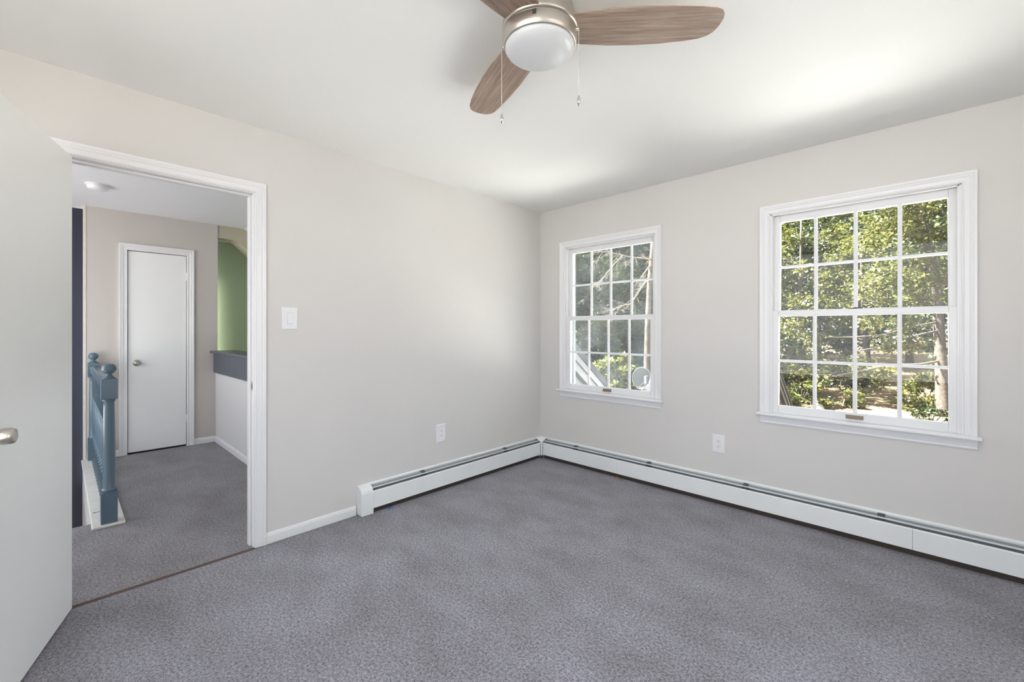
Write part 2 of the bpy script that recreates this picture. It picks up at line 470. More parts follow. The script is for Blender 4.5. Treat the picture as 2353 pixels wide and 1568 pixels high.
# ledge on the half wall
ld = empty('wall_ledge', (XF, YN, 0.78), label='navy painted ledge capping the hall half wall', cat='ledge')
obj('cap', MB().box(XF-0.012, -0.13, YN-0.055, YN+0.20, 1.005, 1.028), M['navy_trim'], ld, bevel=0.003)
obj('apron', MB().box(XF+0.001, -0.13, YN-0.022, YN-0.0005, 0.785, 1.0048), M['navy_trim'], ld, bevel=0.002)

# hall baseboards and the white corner edge
BPROF = [(0, 0), (0.012, 0), (0.012, 0.045), (0.009, 0.058), (0.004, 0.064), (0, 0.064)]
def base_x(name, x, y0, y1, sgn, label, prof=BPROF):
    return struct(name, MB().prism(prof, lambda a, b, t: (x+sgn*a, t, b), y0, y1), M['trim'], label, 'baseboard', base=(x, y0, 0))
def base_y(name, y, x0, x1, sgn, label, prof=BPROF):
    return struct(name, MB().prism(prof, lambda a, b, t: (t, y+sgn*a, b), x0, x1), M['trim'], label, 'baseboard', base=(x0, y, 0))
base_x('baseboard_left', 0.0, -2.518, -1.958, 1, 'white baseboard between the doorway casing and the heater end cap')
base_x('baseboard_hall_far', XF, YS+0.03, -2.943, 1, 'short white baseboard left of the closet door')
base_x('baseboard_hall_corner', XF, -2.337, YN-0.012, 1, 'short white baseboard right of the closet door')
base_y('baseboard_hall_half', YN, XF+0.012, -0.13, -1, 'white baseboard along the hall half wall')
struct('trim_1', MB().box(XF-0.15, XF+0.004, YS+0.003, YS+0.020, -0.25, HH-0.001), M['plank'], 'thin white corner strip between navy and greige hall walls', 'trim')

# ------------------------------------------------------------------ door casings
CAS = [(0, 0), (0, 0.009), (0.006, 0.012), (0.011, 0.010), (0.028, 0.012), (0.033, 0.0155), (0.040, 0.0145), (0.046, 0.018), (0.057, 0.019), (0.057, 0)]
def casing(mb, plane, u0, u1, top, z0, P, prof=CAS):
    mb.frame(prof, [(u0, z0, -1, 0), (u0, top, -1, 1), (u1, top, 1, 1), (u1, z0, 1, 0)], P)
    return mb
dc = empty('trim_2', (0.0, -2.95, 0.0), label='white moulded casing around the open bedroom doorway', cat='door frame', kind='structure')
obj('casing', casing(MB(), 0, DJ0-0.005, DJ1+0.005, 2.055, 0.0, lambda u, v, d: (d, u, v)), M['trim'], dc)
obj('hall_casing', casing(MB(), 0, DJ0-0.005, DJ1+0.005, 2.055, 0.0, lambda u, v, d: (-0.115-d, u, v)), M['trim'], dc)
jb = MB()
for y0, y1 in ((DJ0-0.019, DJ0), (DJ1, DJ1+0.019)):
    jb.box(-0.1148, -0.0002, y0, y1, 0.0, 2.05)
jb.box(-0.1148, -0.0002, DJ0-0.019, DJ1+0.019, 2.05, 2.0715)
obj('jamb', jb, M['trim'], dc, bevel=0.0015)
st = MB()
st.box(-0.078, -0.040, DJ0, DJ0+0.011, 0, 2.039); st.box(-0.078, -0.040, DJ1-0.011, DJ1, 0, 2.039); st.box(-0.078, -0.040, DJ0, DJ1, 2.039, 2.05)
obj('door_stop', st, M['trim'], dc, bevel=0.002)
sp = obj('strike_plate', MB().box(-0.034, -0.008, DJ1-0.0012, DJ1+0.0003, 0.905, 0.962), M['nickel'], dc, bevel=0.002)
obj('strike_hole', MB().box(-0.028, -0.016, DJ1-0.0018, DJ1-0.0005, 0.918, 0.949), M['slot'], sp)
struct('threshold_strip', MB().box(-0.006, 0.026, DJ0+0.001, DJ1-0.001, -0.20, -0.001), M['brown_strip'], 'bare brown wood strip between the two carpets in the doorway', 'threshold')

# ------------------------------------------------------------------ open bedroom door
d1 = empty('door_1', (0.035, -3.343, 0.0), R(-16.6), 'plain white door standing open at the left edge of the room', 'door', kind='structure')
obj('leaf', MB().box(0, 0.757, 0, 0.035, 0.013, 2.036), M['door'], d1, local=True, bevel=0.002)
def knob_part(parent, x, y0, z, sgn, m, tulip):
    prof = [(0.0005, 0.0), (0.031, 0.0), (0.032, 0.003), (0.029, 0.008), (0.013, 0.010), (0.0125, 0.022)]
    k = obj('door_knob', MB().lathe([(a, h*sgn) for a, h in prof], n=32, axis='y'), m, parent, local=True)
    k.location = (x, y0, z)
    if tulip:
        pk = [(0.0125, 0.022), (0.018, 0.026), (0.0245, 0.036), (0.0262, 0.046), (0.0255, 0.058), (0.0225, 0.066), (0.016, 0.0685), (0.0005, 0.069)]
    else:
        pk = [(0.0125, 0.022), (0.020, 0.028), (0.0255, 0.040), (0.026, 0.050), (0.022, 0.060), (0.012, 0.062), (0.0005, 0.060)]
    obj('grip', MB().lathe([(a, h*sgn) for a, h in pk], n=32, axis='y'), m, k, local=True)
    return k
knob_part(d1, 0.697, 0.035, 0.925, 1, M['nickel'], True)
knob_part(d1, 0.697, 0.0, 0.925, -1, M['nickel'], True)
for z in (0.25, 1.05, 1.80):
    obj('hinge', MB().lathe([(0.006, -0.045), (0.006, 0.045)], c=(-0.004, -0.004, z), n=12), M['trim'], d1, local=True)

# ------------------------------------------------------------------ hall closet door
cc = empty('trim_3', (XF, -2.64, 0.0), label='white casing around the narrow closet door in the hall', cat='door frame', kind='structure')
CASH = [(a*1.12, b) for a, b in CAS]
obj('casing', casing(MB(), 0, CD0-0.004, CD1+0.004, CDT+0.006, 0.0, lambda u, v, d: (XF+d, u, v), CASH), M['trim'], cc)
d2 = empty('door_2', (XF-0.006, (CD0+CD1)/2, 0.0), label='narrow plain white closet door closed in the hall', cat='door', kind='structure')
obj('leaf', MB().box(XF-0.041, XF-0.006, CD0, CD1, 0.016, CDT), M['door'], d2, bevel=0.002)
kb = knob_part(d2, 0.0, CD0+0.068-d2.location.y, 0.925, 1, M['nickel_dark'], False)
kb.rotation_euler = (0, 0, R(-90))
kb.location = (0.0, CD0+0.068-d2.location.y, 0.925)
for z in (0.30, 1.845):
    hg = MB(); hg.lathe([(0.0065, z-0.042), (0.0065, z+0.042)], c=(XF+0.002, CD1+0.003, 0), n=12)
    hg.box(XF-0.006, XF+0.0015, CD1-0.002, CD1+0.012, z-0.042, z+0.042)
    obj('hinge', hg, M['trim'], d2)

# ------------------------------------------------------------------ windows
def make_window(n, label):
    """double hung window, four by two panes in each sash; x local to the centre"""
    w = empty('window_%d' % n, (WX[n-1], 0.0, 0.0), label=label, cat='window', kind='structure')
    P = lambda u, v, d: (u, -d, v)
    g = M['glass_veiled'] if n == 1 else M['glass']
    obj('casing', MB().frame(CAS, [(-0.4535, 0.70, -1, 0), (-0.4535, 2.046, -1, 1), (0.4535, 2.046, 1, 1), (0.4535, 0.70, 1, 0)], P), M['trim'], w, local=True)
    jm = MB()
    jm.box(-0.4645, -0.446, 0.0, 0.100, 0.66, 2.056); jm.box(0.446, 0.4645, 0.0, 0.100, 0.66, 2.056); jm.box(-0.4645, 0.4645, 0.0, 0.100, 2.043, 2.0565)
    obj('jamb', jm, M['trim'], w, local=True)
    sp_ = MB()
    for s in (-1, 1):
        sp_.box(s*0.437, s*0.446, 0.0005, 0.010, 0.70, 2.043)      # inner stop
        sp_.box(s*0.436, s*0.446, 0.047, 0.053, 0.70, 2.043)       # parting bead
    sp_.box(-0.446, 0.446, 0.0005, 0.010, 2.033, 2.043)
    obj('stop', sp_, M['trim'], w, local=True, bevel=0.0015)
    sf = MB()
    for s in (-1, 1): sf.box(s*0.428, s*0.4645, 0.1005, 0.135, 0.675, 2.056)
    sf.box(-0.428, 0.428, 0.1005, 0.135, 2.018, 2.056)
    obj('storm_frame', sf, M['storm'], w, local=True, bevel=0.002)
    sl_ = MB()
    sl_.box(-0.529, 0.529, -0.050, 0.0, 0.681, 0.700); sl_.box(-0.4645, 0.4645, 0.0, 0.012, 0.681, 0.700)
    obj('stool', sl_, M['trim'], w, local=True, bevel=0.006, seg=3)
    obj('apron', MB().prism([(0.0, 0.628), (0.011, 0.628), (0.013, 0.634), (0.011, 0.640), (0.014, 0.650), (0.020, 0.668), (0.021, 0.681), (0, 0.681)], lambda a, b, t: (t, -a, b), -0.511, 0.511), M['trim'], w, local=True)
    obj('sill', MB().prism([(0.0125, 0.672), (0.0125, 0.698), (0.20, 0.670), (0.20, 0.645), (0.0125, 0.660)], lambda a, b, t: (t, a, b), -0.464, 0.464), M['trim'], w, local=True)
    def sash(name, y, zb0, zb1, zt0, zt1, zm):
        s = MB()
        for k in (-1, 1): s.box(k*0.405, k*0.4455, y, y+0.034, zb0, zt1)
        s.box(-0.405, 0.405, y, y+0.034, zb0, zb1); s.box(-0.405, 0.405, y, y+0.034, zt0, zt1)
        o = obj(name, s, M['trim'], w, local=True, bevel=0.004)
        mu = MB()
        prof = [(-0.0105, 0.024), (-0.0105, 0.016), (-0.004, 0.006), (0.004, 0.006), (0.0105, 0.016), (0.0105, 0.024)]
        for x in (-0.2045, 0.0, 0.2045):
            mu.prism(prof, lambda a, b, t, x=x: (x+a, y+b, t), zb1, zt0)
        mu.prism([(a*0.85, b+0.0008) for a, b in prof], lambda a, b, t: (t, y+b, zm+a), -0.405, 0.405)
        obj('muntins', mu, M['trim'], o, local=True)
        obj('glass_pane', MB().box(-0.4055, 0.4055, y+0.018, y+0.0215, zb1-0.001, zt0+0.001), g, o, local=True)
        return o
    lo = sash('lower_sash', 0.0105, 0.700, 0.752, 1.352, 1.388, 1.053)
    sash('upper_sash', 0.0535, 1.358, 1.394, 1.994, 2.041, 1.688)
    lk = MB()
    lk.lathe([(0.013, 1.388), (0.012, 1.396), (0.0005, 1.397)], c=(0.0, 0.030, 0), n=16)
    lk.box(-0.030, 0.012, 0.022, 0.034, 1.390, 1.397)
    lk.box(-0.012, 0.030, 0.046, 0.058, 1.394, 1.400)
    o = obj('sash_lock', lk, M['trim'] if n == 1 else M['dark_metal'], lo, local=True, bevel=0.001)
    if n == 2: o['label'] = 'dark metal sash lock'
    lf = MB()
    lf.box(-0.043, 0.043, 0.0065, 0.0108, 0.716, 0.739)
    lf.box(-0.040, 0.040, -0.004, 0.0066, 0.716, 0.722)
    o = obj('sash_lift', lf, M['bronze'], lo, local=True, bevel=0.0012)
    o['label'] = 'worn bronze sash lift'
    return w
make_window(1, 'smaller looking white double hung window near the room corner')
make_window(2, 'white double hung window nearest the right edge, sunlit yard beyond')

# ------------------------------------------------------------------ baseboard heaters
def heater(name, label, P, t0, t1, seams, base):
    """P(d, z, t) -> xyz, d = distance from the wall"""
    h = empty(name, base, label=label, cat='heater', group='hot water baseboard heaters')
    bp = MB()
    bp.prism([(0.0008, 0.035), (0.003, 0.035), (0.003, 0.186), (0.010, 0.185), (0.010, 0.188), (0.004, 0.1975), (0.0008, 0.1975)], P, t0, t1)
    obj('back_plate', bp, M['heater'], h)
    cuts = [t0] + seams + [t1]
    for a, b in zip(cuts[:-1], cuts[1:]):
        fp = MB()
        fp.prism([(0.0615, 0.036), (0.065, 0.036), (0.0655, 0.148), (0.0635, 0.1525), (0.059, 0.1545), (0.058, 0.1530), (0.0605, 0.151), (0.0615, 0.146)], P, a+0.0007, b-0.0007)
        obj('front_panel', fp, M['heater'], h)
    dm = MB()
    dm.prism([(0.012, 0.1755), (0.044, 0.1685), (0.044, 0.1700), (0.012, 0.1770)], P, t0+0.002, t1-0.002)
    do = obj('damper', dm, M['heater_grey'], h)  # plate coloured grey for the shade it sits in
    de = MB(); de.prism([(0.0438, 0.1665), (0.0465, 0.1665), (0.0470, 0.1720), (0.0455, 0.1735), (0.0438, 0.1720)], P, t0+0.002, t1-0.002)
    obj('damper_edge', de, M['heater'], do)
    g = MB(); g.prism([(0.004, 0.150), (0.045, 0.148), (0.058, 0.152), (0.058, 0.148), (0.045, 0.144), (0.004, 0.146)], P, t0+0.002, t1-0.002)
    obj('inner_baffle', g, M['heater_grey'], h)
    fn = MB(); fn.prism([(0.006, 0.045), (0.056, 0.045), (0.056, 0.138), (0.006, 0.138)], P, t0+0.002, t1-0.002)
    obj('fin_element', fn, M['heater_dark'], h)
    n = max(1, int(abs(t1-t0)/0.62))
    for i in range(n):
        t = t0 + (t1-t0)*(i+0.5)/n
        br = MB(); br.prism([(0.004, 0.151), (0.0435, 0.151), (0.0435, 0.1715), (0.016, 0.1795), (0.004, 0.181)], P, t-0.017, t+0.017)
        obj('bracket', br, M['heater_dark'], h)
    ft = MB(); ft.prism([(0.001, 0.0), (0.045, 0.0), (0.045, 0.030), (0.001, 0.034)], P, t0+0.002, t1-0.002)
    obj('floor_gap', ft, M['gap_dark'], h)
    return h
hl = heater('baseboard_heater', 'white baseboard heater on the doorway wall with square end cap', lambda d, z, t: (d, t, z), -1.872, -0.083, [], (0.0, -1.948, 0.0))
ec = MB()
ecp = [(0.0008, 0.004), (0.071, 0.002), (0.071, 0.150), (0.066, 0.166), (0.050, 0.184), (0.022, 0.197), (0.0008, 0.199)]
ec.prism(ecp, lambda a, b, t: (a, t, b), -1.948, -1.860)
obj('end_cap', ec, M['heater'], hl, bevel=0.003)
heater('baseboard_heater', 'long white baseboard heater below the windows', lambda d, z, t: (t, -d, z), 0.083, XR-0.02, [0.903, 2.75], (0.083, 0.0, 0.0))
ck = empty('heater_corner_cover', (0.0, 0.0, 0.0), label='white corner cover joining the two baseboard heaters', cat='heater cover')
cm = MB()
tp = [(0.0008, -0.0008, 0.2035), (0.0008, -0.092, 0.200), (0.018, -0.088, 0.193), (0.052, -0.078, 0.166), (0.0735, -0.0735, 0.158), (0.078, -0.052, 0.166), (0.088, -0.018, 0.193), (0.092, -0.0008, 0.200)]
bt = [(x*0.97+0.001, y*0.97-0.001, z-0.004) for x, y, z in tp]
n_ = len(tp)
cm.add(tp+bt, [tuple(range(n_)), tuple(range(n_, 2*n_))[::-1]] + [(i, (i+1) % n_, n_+(i+1) % n_, n_+i) for i in range(n_)])
obj('hood', cm, M['heater'], ck)
fr_ = [((0.056, -0.080), (0.080, -0.056), 0.166), ((0.0645, -0.0765), (0.0765, -0.0645), 0.142), ((0.065, -0.076), (0.076, -0.065), 0.028)]
vs = []
for a, b, z in fr_:
    vs += [(a[0], a[1], z), (b[0], b[1], z), (b[0]-0.005, b[1]+0.005, z), (a[0]-0.005, a[1]+0.005, z)]
fs = [(0, 1, 2, 3), (11, 10, 9, 8)]
for j in range(2):
    for i in range(4):
        fs.append((j*4+i, j*4+(i+1) % 4, (j+1)*4+(i+1) % 4, (j+1)*4+i))
obj('post', MB().add(vs, fs), M['heater'], ck)
ckf = MB().box(0.060, 0.072, -0.072, -0.060, 0.0, 0.03)
obj('foot', ckf, M['gap_dark'], ck)

# ------------------------------------------------------------------ switch and outlets
def plate(name, P, base, label, cat, kind, w=0.089, h=0.134, group=None):
    """P(u, v, d) -> xyz in world, u along the wall, v up, d out of the wall"""
    o = empty(name, base, label=label, cat=cat, group=group)
    c = 0.006
    mb = MB()
    ring = lambda hw, hh, d: [P(-hw, -hh, d), P(hw, -hh, d), P(hw, hh, d), P(-hw, hh, d)]
    vs = ring(w/2, h/2, 0.0004) + ring(w/2, h/2, 0.003) + ring(w/2-c*0.6, h/2-c*0.6, c)
    fs = [(0, 1, 2, 3), (8, 9, 10, 11)]
    for j in range(2):
        for i in range(4): fs.append((j*4+i, j*4+(i+1) % 4, j*4+4+(i+1) % 4, j*4+4+i))
    obj('cover_plate', mb.add(vs, fs), M['plastic'], o)
    def bx(u0, u1, v0, v1, d0, d1):
        m_ = MB(); vs_ = [P(u, v, d) for d in (d0, d1) for (u, v) in ((u0, v0), (u1, v0), (u1, v1), (u0, v1))]
        m_.add(vs_, [(0, 1, 2, 3), (4, 5, 6, 7), (0, 1, 5, 4), (1, 2, 6, 5), (2, 3, 7, 6), (3, 0, 4, 7)]); return m_
    if kind == 'switch':
        obj('bezel', bx(-0.0175, 0.0175, -0.0345, 0.0345, 0.0052, 0.0063), M['slot_grey'], o)
        rk = MB()
        sec = [(-0.033, 0.006), (-0.033, 0.011), (-0.004, 0.0085), (0.033, 0.0066), (0.033, 0.006)]
        rk.prism(sec, lambda a, b, t: P(t, a, b), -0.0163, 0.0163)
        obj('rocker', rk, M['plastic'], o)
    else:
        rc = obj('receptacle', bx(-0.0168, 0.0168, -0.0335, 0.0335, 0.005, 0.0078), M['plastic'], o, bevel=0.001)
        for k in (-1, 1):
            z = k*0.019
            m_ = bx(-0.0075, -0.0055, z-0.002, z+0.006, 0.0077, 0.0081)
            m2 = bx(0.0050, 0.0070, z-0.001, z+0.006, 0.0077, 0.0081); m_.add(m2.v, m2.f)
            m2 = bx(-0.0022, 0.0022, z-0.010, z-0.0055, 0.0077, 0.0081); m_.add(m2.v, m2.f)
            s_ = obj('socket_slots', m_, M['slot'], o); s_.parent = rc
    for k in (-1, 1):
        m_ = bx(-0.002, 0.002, k*0.048-0.002, k*0.048+0.002, 0.0058, 0.0066)
        obj('screw', m_, M['screw'], o)
    return o
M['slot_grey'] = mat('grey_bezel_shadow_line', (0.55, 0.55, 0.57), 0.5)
M['screw'] = mat('painted_screw', (0.55, 0.55, 0.56), 0.4)
plate('light_switch', lambda u, v, d: (d, -2.377+u, 1.331+v), (0, -2.377, 1.264), 'white rocker light switch right of the doorway', 'light switch', 'switch')
plate('wall_outlet', lambda u, v, d: (d, -1.239+u, 0.437+v), (0, -1.239, 0.370), 'white wall outlet above the heater on the doorway wall', 'outlet', 'outlet', 0.089, 0.140)
plate('wall_outlet', lambda u, v, d: (1.703+u, -d, 0.427+v), (1.703, 0, 0.360), 'white wall outlet between and below the two windows', 'outlet', 'outlet')

# ------------------------------------------------------------------ ceiling fan
FX, FY = 1.775, -2.118
fan = empty('ceiling_fan', (FX, FY, H), label='brushed nickel ceiling fan with three grey brown wood blades', cat='ceiling fan')
obj('motor_housing', MB().lathe([(0.0005, -0.0005), (0.118, -0.0005), (0.124, -0.010), (0.137, -0.050), (0.139, -0.072), (0.137, -0.081), (0.120, -0.083), (0.0005, -0.083)], n=64, cap=False), M['nickel'], fan, local=True)
obj('slot_ring', MB().lathe([(0.126, -0.0832), (0.126, -0.0875)], n=48), M['slot'], fan, local=True)
lk_ = obj('light_kit', MB().lathe([(0.120, -0.0878), (0.137, -0.088), (0.139, -0.093), (0.1375, -0.118), (0.133, -0.134), (0.129, -0.137), (0.127, -0.134), (0.100, -0.130)], n=64, cap=True), M['nickel'], fan, local=True)
obj('glass_bowl', MB().lathe([(0.1278, -0.133), (0.1272, -0.140), (0.122, -0.150), (0.110, -0.160), (0.092, -0.168), (0.065, -0.1745), (0.035, -0.178), (0.0005, -0.179)], n=64), M['bowl'], fan, local=True)
a_t = R(301)
tg = MB()
tp_ = []
for da in (-0.020, 0.075):
    for z in (-0.094, -0.109):
        tp_.append((0.1402*math.cos(a_t+da), 0.1402*math.sin(a_t+da), z))
for da in (-0.020, 0.075):
    for z in (-0.094, -0.109):
        tp_.append((0.1365*math.cos(a_t+da), 0.1365*math.sin(a_t+da), z))
tg.add(tp_, [(0, 2, 3, 1), (4, 5, 7, 6), (0, 1, 5, 4), (2, 6, 7, 3), (0, 4, 6, 2), (1, 3, 7, 5)])
ob = obj('rating_tag', tg, M['slot'], lk_, local=True); ob['label'] = 'tiny black tag on the light kit'
def blade_outline():
    top = [(0.105, 0.062), (0.16, 0.072), (0.26, 0.081), (0.36, 0.083), (0.46, 0.079), (0.55, 0.070), (0.60, 0.061), (0.628, 0.050), (0.645, 0.032), (0.655, 0.006)]
    bot = [(0.658, -0.022), (0.654, -0.040), (0.642, -0.055), (0.62, -0.064), (0.57, -0.070), (0.46, -0.077), (0.36, -0.080), (0.26, -0.077), (0.16, -0.068), (0.105, -0.060)]
    return top + bot
for i, ang in enumerate((39.5, 158.5, 277.5)):
    b = obj('blade', MB().prism(blade_outline(), lambda a, b_, t: (a*0.985, b_*1.12, t), -0.003, 0.003), M['blade'], fan, local=True, bevel=0.0012)
    b.location = (0, 0, -0.068)
    b.rotation_euler = (R(-3.5), R(1.2), R(ang))
    ir = obj('blade_iron', MB().box(0.085, 0.135, -0.040, 0.040, 0.0032, 0.0065), M['dark_metal'], b, local=True)
def chain(dx, dy, ztop, zfob, zbot):
    ch = MB()
    ch.tube([(dx*0.93, dy*0.93, ztop+0.002), (dx*1.035, dy*1.035, ztop+0.002)], 0.0055, 12)
    o = obj('pull_chain', ch, M['chrome'], fan, local=True)
    bd = MB()
    z = ztop - 0.004; x, y = dx*1.03, dy*1.03
    bd.tube([(x, y, ztop), (x, y, zfob)], 0.0007, 6)
    while z > zfob:
        bd.lathe([(0.0003, z-0.0016), (0.0015, z-0.0008), (0.0015, z+0.0008), (0.0003, z+0.0016)], c=(x, y, 0), n=6)
        z -= 0.0042
    obj('bead_chain', bd, M['chrome'], o, local=True)
    zl = zfob - zbot
    obj('fob', MB().lathe([(0.0008, zfob), (0.003, zfob-0.12*zl), (0.0058, zfob-0.42*zl), (0.0066, zfob-0.62*zl), (0.0058, zfob-0.82*zl), (0.0034, zfob-0.84*zl), (0.0034, zbot), (0.0005, zbot)], c=(x, y, 0), n=16), M['chrome'], o, local=True)
fwd = Vector((-math.sin(R(YAW)), math.cos(R(YAW)), 0)); rgt = Vector((math.cos(R(YAW)), math.sin(R(YAW)), 0))
v1 = rgt*0.132 - fwd*0.055; v2 = -rgt*0.137 + fwd*0.046
chain(v1.x, v1.y, -0.107, 2.098-H, 2.060-H)
chain(v2.x, v2.y, -0.107, 2.085-H, 2.046-H)

# ------------------------------------------------------------------ smoke detector in the hall
sd = empty('smoke_detector', (-2.13, -3.135, HH), label='small round white smoke detector on the hall ceiling', cat='smoke detector')
obj('base', MB().lathe([(0.078, 0.0), (0.078, -0.008), (0.070, -0.010)], n=40), M['plastic'], sd, local=True)
obj('cover', MB().lathe([(0.066, -0.0095), (0.068, -0.014), (0.064, -0.034), (0.054, -0.041), (0.0005, -0.042)], n=40), M['plastic'], sd, local=True)

# ------------------------------------------------------------------ stair railing
ry = -3.130
sr = empty('stair_railing', (-1.98, ry, 0.0), label='blue grey stair railing with turned posts on a white plank in the hall', cat='railing')
o = obj('floor_plank', MB().box(XF+0.002, -0.958, -3.212, -3.052, 0.0, 0.020), M['plank'], sr, bevel=0.006); o['label'] = 'off white plank under the railing'
o = obj('fascia', MB().box(XF+0.002, XS, YS-0.002, YS+0.0008, -0.30, -0.001), M['trim'], sr); o['label'] = 'white fascia below the plank'
def newel(x, hook):
    n = obj('newel_post', MB().box(x-0.040, x+0.040, ry-0.040, ry+0.040, 0.0202, 0.222), M['rail_blue'], sr, bevel=0.002)
    c = (x-sr.location.x, 0, 0)
    obj('post_shaft', MB().lathe([(0.037, 0.2222), (0.0385, 0.228), (0.037, 0.236), (0.034, 0.238), (0.0335, 0.243), (0.031, 0.250), (0.0315, 0.40), (0.0305, 0.60), (0.0275, 0.76), (0.027, 0.795), (0.031, 0.800), (0.034, 0.808), (0.034, 0.8155)], c=c, n=32), M['rail_blue'], n, local=True)
    obj('post_block', MB().box(x-0.0405-sr.location.x, x+0.0405-sr.location.x, -0.0405, 0.0405, 0.816, 0.946), M['rail_blue'], n, local=True, bevel=0.002)
    obj('finial', MB().lathe([(0.036, 0.9462), (0.034, 0.951), (0.022, 0.960), (0.014, 0.970), (0.0135, 0.976), (0.020, 0.980), (0.030, 0.989), (0.0365, 1.003), (0.0372, 1.012), (0.034, 1.026), (0.024, 1.038), (0.010, 1.0435), (0.0005, 1.044)], c=c, n=32), M['rail_blue'], n, local=True)
    return n
nA = newel(-1.010, True)
newel(-2.962, False)
for z in (0.845, 0.098):
    hk = MB(); hk.tube([(-1.010+1.98, -0.040, z), (-1.010+1.98, -0.062, z)], 0.0018, 6)
    ringp = [(-1.010+1.98+0.007*math.cos(t), -0.069+0.007*math.sin(t), z) for t in np.linspace(0, 1.75*PI, 12)]
    hk.tube(ringp, 0.0016, 6)
    o = obj('gate_hook', hk, M['bronze'], nA, local=True)
rl = MB()
rl.prism([(-0.024, 0.862), (0.024, 0.862), (0.026, 0.872), (0.020, 0.880), (0.029, 0.893), (0.030, 0.906), (0.024, 0.918), (0.010, 0.924), (-0.010, 0.924), (-0.024, 0.918), (-0.030, 0.906), (-0.029, 0.893), (-0.020, 0.880), (-0.026, 0.872)], lambda a, b, t: (t, ry+a, b), -2.922, -1.050)
obj('handrail', rl, M['rail_blue'], sr)
bal_prof = [(0.015, 0.215), (0.017, 0.222), (0.012, 0.230), (0.012, 0.236), (0.017, 0.243), (0.018, 0.250), (0.013, 0.257), (0.012, 0.264), (0.0165, 0.272), (0.017, 0.278), (0.012, 0.288), (0.0125, 0.31), (0.0145, 0.42), (0.012, 0.58), (0.0115, 0.598), (0.016, 0.606), (0.0165, 0.612), (0.0115, 0.620), (0.0115, 0.630), (0.016, 0.638), (0.015, 0.645)]
b0 = None
xs_b = np.linspace(-1.135, -2.845, 17)
for i, x in enumerate(xs_b):
    if b0 is None:
        m_ = MB(); w_ = 0.0155
        m_.box(-w_, w_, -w_, w_, 0.0202, 0.215)
        m_.lathe(bal_prof, n=16)
        m_.box(-w_, w_, -w_, w_, 0.645, 0.8625)
        b0 = obj('baluster', m_, M['rail_blue'], sr, local=True); b = b0
    else:
        b = b0.copy(); C.objects.link(b); b.parent = sr
    b.location = (x-sr.location.x, 0, 0)

# ------------------------------------------------------------------ scraps on the carpet
sc = MB(); sc.add([(0.070, -1.742, 0.001), (0.083, -1.735, 0.001), (0.086, -1.719, 0.002), (0.074, -1.716, 0.001), (0.071, -1.740, 0.011), (0.080, -1.735, 0.014), (0.083, -1.722, 0.013), (0.074, -1.719, 0.010)], [(3, 2, 1, 0), (4, 5, 6, 7), (0, 1, 5, 4), (1, 2, 6, 5), (2, 3, 7, 6), (3, 0, 4, 7)])
tag(obj('plastic_scrap', sc, M['blue_scrap'], base=(0.078, -1.73, 0.0)), 'tiny bright blue plastic scrap at the heater foot', 'scrap')
sc = MB(); sc.add([(0.900, -0.070, 0.001), (0.925, -0.072, 0.001), (0.922, -0.088, 0.001), (0.904, -0.086, 0.001), (0.903, -0.070, 0.018), (0.921, -0.072, 0.013), (0.918, -0.084, 0.010), (0.907, -0.083, 0.016)], [(3, 2, 1, 0), (4, 5, 6, 7), (0, 1, 5, 4), (1, 2, 6, 5), (2, 3, 7, 6), (3, 0, 4, 7)])
tag(obj('wood_scrap', sc, M['orange_scrap'], base=(0.912, -0.078, 0.0)), 'tiny orange brown scrap under the long heater seam', 'scrap')

# ------------------------------------------------------------------ outside: ground and roofs
GZ = -2.5
gm = MB()
nx, ny = 44, 44
xs = np.linspace(-70, 45, nx); ys = np.linspace(0.3, 85, ny)
rg = random.Random(3)
vv = []
for j in range(ny):
    for i in range(nx):
        z = GZ + 0.10*math.sin(xs[i]*0.31+1)*math.sin(ys[j]*0.27) + (0.05*(ys[j]-26) if ys[j] > 26 else 0)
        vv.append((xs[i], ys[j], z))
ff = [(j*nx+i, j*nx+i+1, (j+1)*nx+i+1, (j+1)*nx+i) for j in range(ny-1) for i in range(nx-1)]
gm.add(vv, ff, True)
tag(obj('yard_ground', gm, M['ground']), 'sunlit dry lawn and fallen leaves outside the windows', 'ground', kind='structure')
tag(obj('added_rear_ground', MB().box(-70, 60, -12, 0.29, GZ-0.3, GZ-0.02), M['rear_ground'], base=(0, -20, GZ)), 'added dark ground behind the house, keeps bounced light low, out of view', 'ground', kind='structure')
tag(obj('added_bounce_ground', MB().box(-90, 90, -110, -12.01, GZ-0.3, GZ-0.02), M['bounce_ground'], base=(0, -40, GZ)), 'added pale ground far behind the house, bounces sunlight inside, out of view', 'ground', kind='structure')
tag(obj('added_bounce_roof', MB().box(-0.28, 5.2, 0.17, 4.2, -0.20, -0.05), M['bounce_roof'], base=(0, 0.17, -0.20)), 'added pale flat roof below the windows, bounces sunlight to the ceiling', 'roof', kind='structure')


